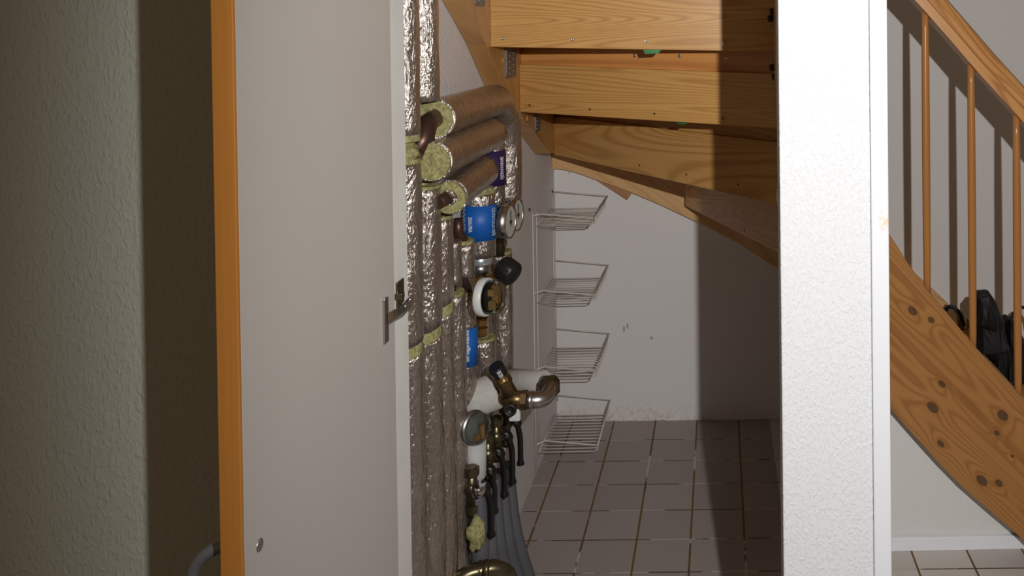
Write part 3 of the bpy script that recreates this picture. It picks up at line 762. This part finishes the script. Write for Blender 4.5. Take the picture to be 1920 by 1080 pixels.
MB().tube(bez([(x, y, zat(512, y)), (x, y+.01, zat(528, y)), (x, y+.03, zat(545, y)), (x, y+.04, zat(560, y))], 5), .009, 12).build('bare_pipe', M['bare'], t)
# lower blue-label pipe
x, y = pipe(873, 640, .0225)
t = thing('insulated_pipe', (x, y, 0), 'slim foil-wrapped pipe with a tall blue label, left of the brass fittings', 'pipe', gP)
jacket(t, x, y, .30, zat(556, y), .0225, 31); woolring(t, (x, y, zat(556, y)-.002), (0,0,1), .008, .0215, .010, 31, .003)
zb_ = lambda v: zat(v, y)
label_band(t, x, y, .0232, zb_(677), zb_(606), M['blue'], [('brugsvand', .0125, -60, zb_(668), zb_(610), M['print'], .0004)], .004)
# lower pipe under the brass fitting
x, y = pipe(908, 670, .027)
t = thing('insulated_pipe', (x, y, zat(715, y)), 'foil-wrapped pipe below the brass fitting, just above the grey foam pipe', 'pipe', gP)
jacket(t, x, y, zat(722, y), zat(634, y), .0265, 33); woolring(t, (x, y, zat(634, y)-.002), (0,0,1), .010, .025, .008, 33, .003)
xF, yFt = x, y
# rear lower pipe
x, y = pipe(942, 600, .0265)
t = thing('insulated_pipe', (x, y, zat(692, y)), 'farthest vertical foil-wrapped pipe, behind the black knob and the clear-domed meter', 'pipe', gP)
jacket(t, x, y, zat(688, y), zat(472, y), .0265, 35, wob=.002); woolring(t, (x, y, zat(472, y)-.002), (0,0,1), .009, .025, .010, 35, .004)
MB().tube([(x, y, zat(480, y)), (x, y, zat(440, y))], .010, 14).hexa((x, y, zat(458, y)), (0,0,1), .016, .020).build('brass_union', M['bronze'], t)
xR, yR = x, y
MB().tube([(x, y, zat(686, y)), (x, y, zat(700, y))], .012, 12).lathe((x+.015, y-.01, zat(693, y)), (1, -.3, 0), [(.004, 0), (.004, .02), (.009, .022), (.009, .03), (0, .031)], 12).build('bare_pipe', M['bronze'], t)
# thermometers
def dial(u, v, X, r, label, ang):
    c = PX(u, v, X); ax = Vector((1, -.10 if ang == 0 else ang, 0)).normalized()
    t = thing('dial_thermometer', c, label, 'thermometer', 'dial thermometers')
    MB().lathe(c, ax, [(.0, -.020), (r*.96, -.020), (r, -.017), (r, .002), (r*.93, .002), (r*.92, -.002)], 40).lathe(c, -ax, [(.006, .018), (.006, .055), (0, .055)], 14).build('case', M['steel'], t)
    MB().lathe(c, ax, [(r*.93, -.001), (0, -.001)], 40).build('dial_face', M['dialface'], t)
    MB().obox(c+ax*.0015+Vector((0, 0, .008)), ax*.0006, Vector((0, .0012, 0)), Vector((0, 0, .018))).lathe(c, ax, [(.004, 0), (.004, .003), (0, .003)], 12).build('needle', M['black'], t)
    return c
c = dial(957, 416, -.475, .0375, 'nearer dial thermometer with a steel rim, right of the blue label', -.12)
dial(971, 403, -.475, .0375, 'farther dial thermometer with a pale face, partly behind the other one', -.12)
t = thing('pipe_manifold_cross', (c.x-.05, c.y, c.z), 'dark bronze pipe fitting that carries the two dial thermometers', 'pipe fitting')
xm, ym = pipe(929, 415, .02)
MB().tube([(xm, ym+.03, zat(368, ym)), (xm, ym+.03, zat(482, ym))], .014, 16).hexa((xm, ym+.03, zat(452, ym)), (0,0,1), .020, .03).build('bronze_body', M['bronze'], t)
MB().tube([(xm+.005, ym+.03, c.z), (c.x-.02, c.y, c.z)], .011, 14).hexa((xm+.012, ym+.026, c.z), (1,0,0), .019, .022).build('union_nut', M['bronze'], t)
# zinc coupling under the blue-labelled pipe
t = thing('pipe_coupling', (xb, yb3, zat(500, yb3)), 'grey zinc coupling ring under the blue-labelled pipe', 'pipe fitting')
MB().lathe((xb, yb3, zat(492, yb3)), (0,0,1), [(0, 0), (.024, 0), (.026, .003), (.026, .016), (.023, .020), (0, .020)], 28).build('zinc_ring', plain('pale_zinc_ring', (.55, .60, .63), .3, .7), t)
MB().tube([(xb, yb3, zat(475, yb3)), (xb, yb3, zat(482, yb3))], .023, 24).build('gasket', M['black'], t)
MB().tube([(xb, yb3, zat(490, yb3)), (xb, yb3, zat(510, yb3))], .019, 18).build('lower_collar', M['zinc'], t)
# brass mixing valve with black knob
t = thing('mixing_valve', (xb, yb3, zat(560, yb3)), 'brass regulating valve with a big black knob above the clear-domed meter', 'valve')
zz = lambda v: zat(v, yb3)
mb = MB(); mb.tube([(xb, yb3, zz(625)), (xb, yb3, zz(498))], .0125, 18)
for (v, r) in ((508, .016), (528, .019), (548, .015), (606, .017), (625, .016)): mb.hexa((xb, yb3, zz(v)), (0,0,1), r, .016)
k1 = P(951, 507, yb3-.06); k0 = Vector((xb, yb3, zz(530)))
mb.tube([k0, k0.lerp(k1, .75)], .013, 16)
mb.build('brass_body', M['brass'], t)
ax = Vector((.75, -.35, -.42)).normalized()
kb = MB(); 
V0_ = k1-ax*.020; n_ = 36; prf = [(.0, 0), (.021, .0), (.0255, .004), (.0265, .038), (.022, .042), (0, .042)]
kb.lathe(V0_, ax, prf, n_)
for i in range(12):
    a_ = 2*PI*i/12; nx = ax.cross(Vector((0,0,1))).normalized(); ny = ax.cross(nx); d = nx*math.cos(a_)+ny*math.sin(a_)
    kb.obox(V0_+ax*.022+d*.0262, ax*.015, d*.0012, ax.cross(d)*.0024)
kb.build('knob', M['black'], t)
# clear-domed meter
mc = PX(913, 557, -.475)
t = thing('heat_meter', mc, 'round meter with a white collar and a clear plastic dome on the brass fitting', 'meter', 'meters with clear domes')
ax = Vector((1, -.20, .02)).normalized()
MB().lathe(mc-ax*.014, ax, [(0, 0), (.0365, 0), (.038, .003), (.038, .016), (.034, .018), (.034, .014)], 40).build('collar', M['white_plastic'], t)
MB().lathe(mc, ax, [(.033, 0), (.033, .018), (.030, .030), (.022, .036), (0, .037)], 36).build('clear_dome', M['clear'], t)
mb = MB().lathe(mc, ax, [(0, .001), (.026, .001), (.026, .010), (0, .010)], 24); mb.build('dark_dial', M['black'], t)
mb = MB(); nz = Vector((0,0,1)); ty = ax.cross(nz).normalized()
for (a_, b_, w_, h_) in ((-.006, .004, .0045, .016), (.010, -.012, .004, .008), (.012, .012, .003, .006)): mb.obox(mc+ax*.015+ty*a_+nz*b_, ax*.006, ty*w_, nz*h_)
mb.build('brass_gear', M['tan'], t)
# ------------------------------------------------------------------ grey foam pipes, Y-valve and steel elbow
t = thing('foam_insulated_pipe', P(900, 745, 1.84), 'fat grey foam-insulated pipe slanting from behind the foil pipes to the black-capped valve', 'pipe', 'grey foam-insulated pipes')
a_ = P(858, 762, 1.893); b_ = P(934, 731, 1.915); dd = (b_-a_).normalized()
MB().tube([a_, a_.lerp(b_, .5), b_-dd*.004, b_], [.0385, .0385, .0385, .0365], 32).build('foam_sleeve', M['foam'], t)
MB().tube([b_-dd*.001, b_+dd*.006], .025, 20).build('dark_core', M['bare'], t)
t = thing('foam_insulated_pipe', P(985, 716, 2.0), 'grey foam-insulated pipe reaching right towards the wire rack above the steel elbow', 'pipe', 'grey foam-insulated pipes')
a2_ = P(925, 712, 2.10); b2_ = P(1022, 716, 2.03); dd2 = (b2_-a2_).normalized()
MB().tube([a2_, b2_-dd2*.004, b2_], [.027, .0255, .024], 28).build('foam_sleeve', M['foam'], t)
vc = P(962, 748, 1.88)
t = thing('balancing_valve', vc, 'brass Y-shaped valve with a black printed cap, joined to the steel elbow', 'valve')
e0 = P(988, 750, 1.88)
mb = MB(); mb.tube([b_+dd*.002, P(948, 744, 1.89), vc, e0], [.020, .018, .018, .0175], 20)
mb.hexa(P(978, 750, 1.88), (1,0,0), .0205, .012)
h0 = P(956, 738, 1.86); h1 = P(938, 702, 1.85); mb.tube([h0, h1], [.016, .0145], 16); mb.hexa(h1.lerp(h0, .25), (h0-h1), .0175, .012)
mb.build('brass_body', M['brass'] if False else plain('aged_brass', (.20, .13, .055), .36, .8, var=.3, scale=60), t)
MB().hexa(h1.lerp(h0, .12), (h0-h1), .0165, .008).build('brass_ring', M['brass'], t)
h2 = P(929, 687, 1.84); hd = (h2-h1).normalized()
cap = MB().tube([h1, h1+hd*.002, h2-hd*.003, h2], [.013, .0165, .0165, .015], 28).build('cap', M['black'], t)
# print on the cap
cd = hd; nrm = (EYE-h1).normalized(); nrm = (nrm-cd*nrm.dot(cd)).normalized(); side = cd.cross(nrm)
V, Fc = text_geo('BROEN', .012, .0003); x0_ = min(v.x for v in V); x1_ = max(v.x for v in V); L_ = (h2-h1).length
vv = []
for v in V:
    s_ = (v.x-x0_)/(x1_-x0_)*L_*.72+L_*.14; a9 = (v.y-.0043)/.0165
    vv.append(h2-cd*s_+(nrm*math.cos(a9)-side*math.sin(a9)*-1)*.0171)
mb = MB(); mb.add(vv, Fc); mb.build('cap_print', M['print_w'], cap)
kn_ = P(957, 768, 1.845)
MB().lathe(kn_, (.1, -1, .1), [(0, -.02), (.010, -.02), (.0125, 0), (.0135, .004), (.012, .008), (.008, .008), (.007, .005), (0, .005)], 24).build('drain_knob', M['black'], t)
t = thing('steel_elbow', e0, 'shiny stainless pipe elbow curving up to the end of the grey foam pipe', 'pipe fitting')
el = bez([e0+Vector((-.002, 0, 0)), P(1006, 750, 1.88), P(1021, 746, 1.89), P(1031, 732, 1.91), P(1033, 722, 1.93)], 6)
MB().tube(el, .0168, 24).tube([P(988, 750, 1.88), P(1001, 750, 1.88)], .0180, 24).build('elbow', M['steel'], t)
nu = P(1031, 722, 1.93); MB().hexa(nu+Vector((.003, -.016, -.010)), (-.12, .60, .40), .0215, .030).build('union_nut', M['bronze'], t)
MB().tube([nu, P(1018, 716, 2.03)], .014, 14).build('stub', M['bare'], t)
t = tag(MB().obox(P(965, 777, 1.90), (.0125, 0, 0), (0, .006, 0), (0, 0, .014)).build('wall_clip', M['white_plastic'], bevel=.004), 'small white plastic plate behind the round black drain knob', 'bracket')
# second meter
mc2 = P(893, 802, 1.80)
t = thing('water_meter', mc2, 'grey-clear domed meter on a white pipe sleeve below the fat foam pipe', 'meter', 'meters with clear domes')
ax = Vector((.90, -.43, .0)).normalized()
MB().lathe(mc2-ax*.018, ax, [(0, 0), (.031, 0), (.033, .004), (.033, .014), (0, .014)], 32).build('collar', M['zinc'], t)
MB().lathe(mc2-ax*.006, ax, [(.031, 0), (.031, .012), (.028, .020), (.018, .025), (0, .026)], 36).build('clear_dome', M['clear'], t)
MB().lathe(mc2-ax*.004, ax, [(0, 0), (.026, 0), (.026, .004), (0, .004)], 24).build('dial', plain('grey_dial', (.17, .18, .17), .4), t)
mb = MB(); ty = ax.cross(Vector((0,0,1))).normalized()
for (p_, q_, w_, h_) in ((-.007, -.008, .0035, .014), (.006, -.016, .003, .006)): mb.obox(mc2+ax*.006+ty*p_+Vector((0,0,q_)), ax*.004, ty*w_, Vector((0,0,h_)))
mb.build('brass_gear', M['tan'], t)
wt = P(892, 865, 1.83); wb = P(893, 898, 1.83)
MB().tube([Vector((wt.x, wt.y, P(892, 828, 1.83).z)), wt, Vector((wt.x, wt.y, wb.z+.006)), Vector((wt.x, wt.y, wb.z))], [.0215, .0215, .0205, .016], 28).build('white_sleeve', plain('white_foam_sleeve', (.46, .46, .44), .7, var=.06, scale=60), t)

# ------------------------------------------------------------------ row of ball valves with black levers
g = 'ball valves with black levers on the manifold'
vals = [((905, 915), 1.79, (921, 1005), 'nearest ball valve on the manifold, its black lever hanging lowest beside the yellow wool'),
        ((918, 884), 1.86, (927, 961), 'second nearest ball valve, black lever right of the chrome nut'),
        ((934, 850), 1.93, (946, 930), 'middle ball valve of the five on the manifold'),
        ((949, 818), 2.00, (961, 906), 'second farthest ball valve, behind the middle one'),
        ((966, 792), 2.09, (976, 871), 'farthest ball valve, lever alone against the side wall below the white clip')]
for (pu, pv), Yv, (lu, lv), lab in vals:
    a_ = P(pu, pv, Yv); b_ = P(lu, lv, Yv)
    t = thing('ball_valve', a_, lab, 'valve', g)
    bx = a_.x-.022
    mb = MB(); mb.tube([(bx, Yv, a_.z-.055), (bx, Yv, a_.z+.045)], .011, 14); mb.blob((bx, Yv, a_.z), .017, .017, .017, .02, 1, 16, 10)
    mb.hexa((bx, Yv, a_.z-.048), (0,0,1), .016, .016); mb.hexa((bx, Yv, a_.z+.026), (0,0,1), .016, .016); mb.tube([(bx, Yv, a_.z), (a_.x-.002, Yv, a_.z)], .007, 10)
    mb.build('brass_body', M['bronze'], t)
    lp_ = bez([(a_.x-.004, Yv, a_.z+.006), (a_.x+.004, Yv, a_.z+.002), (b_.x-.003, Yv, a_.z-.020), (b_.x, Yv, a_.z-.040), (b_.x, Yv, b_.z+.010), (b_.x, Yv, b_.z)], 5)
    n2 = len(lp_)
    MB().tube(lp_, [.0100 if i < 8 else (.0068 if i < n2-5 else .0090) for i in range(n2)], 12, flat=(0,1,0)).build('lever', M['black2'], t)
    MB().hexa((a_.x, Yv-.004, a_.z+.003), (1, -.5, .1), .006, .008).build('lever_nut', M['zinc'], t)
# manifold bar behind the valves
t = thing('manifold', (-.51, 1.95, .54), 'dark bronze manifold bar the ball valves hang from', 'pipe fitting')
mb = MB().tube([(-.535, 1.80, .552), (-.535, 2.13, .552)], .011, 18)
mb.build('bar', M['bronze'], t)
mb = MB().tube([P(893, 905, 1.81), P(893, 940, 1.81)], .012, 16); mb.build('stub', M['bronze'], t)
cn = P(897, 917, 1.78); MB().tube([cn+Vector((0, 0, -.012)), cn+Vector((0, 0, .010))], .0150, 24).build('chrome_nut', plain('polished_chrome', (.75, .75, .78), .08, 1.0), t)
# grey conduits sweeping down to the floor
starts = [(955, 925, 2.10), (942, 940, 2.02), (928, 955, 1.94), (914, 975, 1.86), (900, 990, 1.80)]
ends = [(987, 1075), (966, 1077), (946, 1078), (925, 1078), (903, 1078)]
labs = ['grey plastic conduit with its outer edge against the tiled floor, rightmost of the bundle', 'grey plastic conduit second from the right in the bundle', 'grey plastic conduit in the middle of the bundle', 'grey plastic conduit behind the lowest lever tip', 'grey plastic conduit behind the yellow wool clump']
for i, ((u, v, Y_), (eu, ev)) in enumerate(zip(starts, ends)):
    a_ = P(u, v, Y_); b_ = P(eu, ev, Y_+.02); 
    mid = P(u+(eu-u)*.33, v+(ev-v)*.5, Y_); 
    end = Vector((b_.x+.045, b_.y+.03, .0)) 
    pth = bez([a_+Vector((-.004, 0, .07)), a_, mid, b_, b_.lerp(end, .6)+Vector((-.006, 0, -.01)), end], 6)
    tag(MB().tube(pth, .0175, 16).build('plastic_conduit', M['hose']), labs[i], 'conduit', 'grey conduits under the manifold')
q = P(893, 1002, 1.74)
tag(MB().blob(q, .016, .015, .032, .55, 9, 24, 16, 20).build('wool_clump', M['wool']), 'loose clump of yellow mineral wool below the chrome nut', 'insulation')
# bronze elbow at the bottom of the frame
t = thing('bronze_elbow', P(900, 1070, 1.72), 'tarnished bronze pipe bend at the bottom, right of the foil pipes', 'pipe fitting')
eb = bez([P(852, 1096, 1.70), P(876, 1078, 1.71), P(902, 1070, 1.72), P(930, 1066, 1.73), P(950, 1076, 1.74), P(957, 1098, 1.75), P(958, 1135, 1.75)], 7)
MB().tube(eb, .0165, 22).build('bend', M['bronze'], t)
mb = MB(); q0 = P(901, 1070, 1.72); mb.tube([q0+Vector((-.003, 0, 0)), q0+Vector((.003, 0, 0))], .0182, 22); q0 = P(914, 1068, 1.72); mb.tube([q0+Vector((-.006, 0, 0)), q0+Vector((.006, 0, 0))], .0180, 22); mb.build('collar', M['bronze'], t)

# ------------------------------------------------------------------ bags on the steps behind the railing
def sil(name, pix, Yc, depth, mat, label, cat, seed=0, zmin=0.0):
    pts_ = [P(u, v, Yc) for u, v in pix]
    import bmesh
    cx_ = sum(p.x for p in pts_)/len(pts_); cz_ = sum(p.z for p in pts_)/len(pts_)
    V = []; n_ = len(pts_); lay = [(-1, .0), (-1, .45), (-.85, .75), (-.45, .95), (0, 1.0), (.45, .95), (.85, .75), (1, .45), (1, 0.0)]
    for (dy_, s_) in lay:
        for p in pts_:
            q_ = Vector((cx_+(p.x-cx_)*(max(s_, .02)), Yc+dy_*depth*.5, cz_+(p.z-cz_)*(max(s_, .02))))
            q_.y += .012*mnoise.noise(q_*22+Vector((seed, 0, 0))); q_.x += .004*mnoise.noise(q_*30+Vector((0, seed, 0)))
            q_.z = max(q_.z, zmin); V.append(q_)
    fs = [(a*n_+j, a*n_+(j+1) % n_, (a+1)*n_+(j+1) % n_, (a+1)*n_+j) for a in range(len(lay)-1) for j in range(n_)]
    mb = MB(); mb.add(V, fs, False); return mb
def dens(pix, m=4):
    o = []
    for i in range(len(pix)):
        a_, b_ = pix[i], pix[(i+1) % len(pix)]
        for j in range(m): o.append((a_[0]+(b_[0]-a_[0])*j/m, a_[1]+(b_[1]-a_[1])*j/m))
    return o
bag = thing('rucksack', P(1868, 700, 2.66), 'black fabric rucksack with a folded-over top leaning on the steps behind the second spindle', 'bag')
sil('b', dens([(1822, 560), (1834, 545), (1853, 544), (1862, 560), (1876, 592), (1880, 618), (1878, 632), (1886, 640), (1890, 700), (1893, 820), (1850, 820), (1850, 668), (1822, 650)]), 2.66, .16, None, '', '', 0, .293).build('bag_body', M['bag'], bag)
sil('b', dens([(1836, 556), (1852, 552), (1866, 590), (1874, 614), (1868, 622), (1848, 616), (1832, 610)]), 2.58, .05, None, '', '', 5).build('flap', M['bag'], bag)
b2 = thing('black_bag', P(1890, 740, 2.80), 'taller black bag with a rounded top right behind the rucksack, by the third spindle', 'bag')
sil('b', dens([(1876, 596), (1886, 590), (1900, 598), (1908, 615), (1922, 640), (1922, 850), (1876, 850)]), 2.84, .13, None, '', '', 9, .293).build('bag_body', M['bag'], b2)
mb = MB().tube(bez([P(1893, 606, 2.80), P(1902, 586, 2.80), P(1916, 576, 2.80), P(1930, 586, 2.80), P(1936, 610, 2.80)], 6), .005, 8); mb.build('carry_handle', M['bag'], b2)
hb = thing('leather_bag', P(1795, 640, 2.74), 'dark brown leather bag with a tan buckle between the first and second spindles', 'bag')
sil('b', dens([(1762, 588), (1775, 572), (1792, 578), (1806, 584), (1818, 600), (1814, 640), (1808, 760), (1770, 760), (1765, 640)]), 2.88, .12, None, '', '', 3, .453).build('bag_body', M['leather'], hb)
MB().obox(P(1801, 603, 2.815), (.010, 0, -.006), (0, .006, 0), (.006, 0, .011)).build('buckle', M['tan'], hb)
MB().tube(bez([P(1768, 590, 2.84), P(1780, 575, 2.81), P(1798, 585, 2.80), P(1808, 610, 2.81)], 6), .006, 8).build('strap', M['bag'], hb)
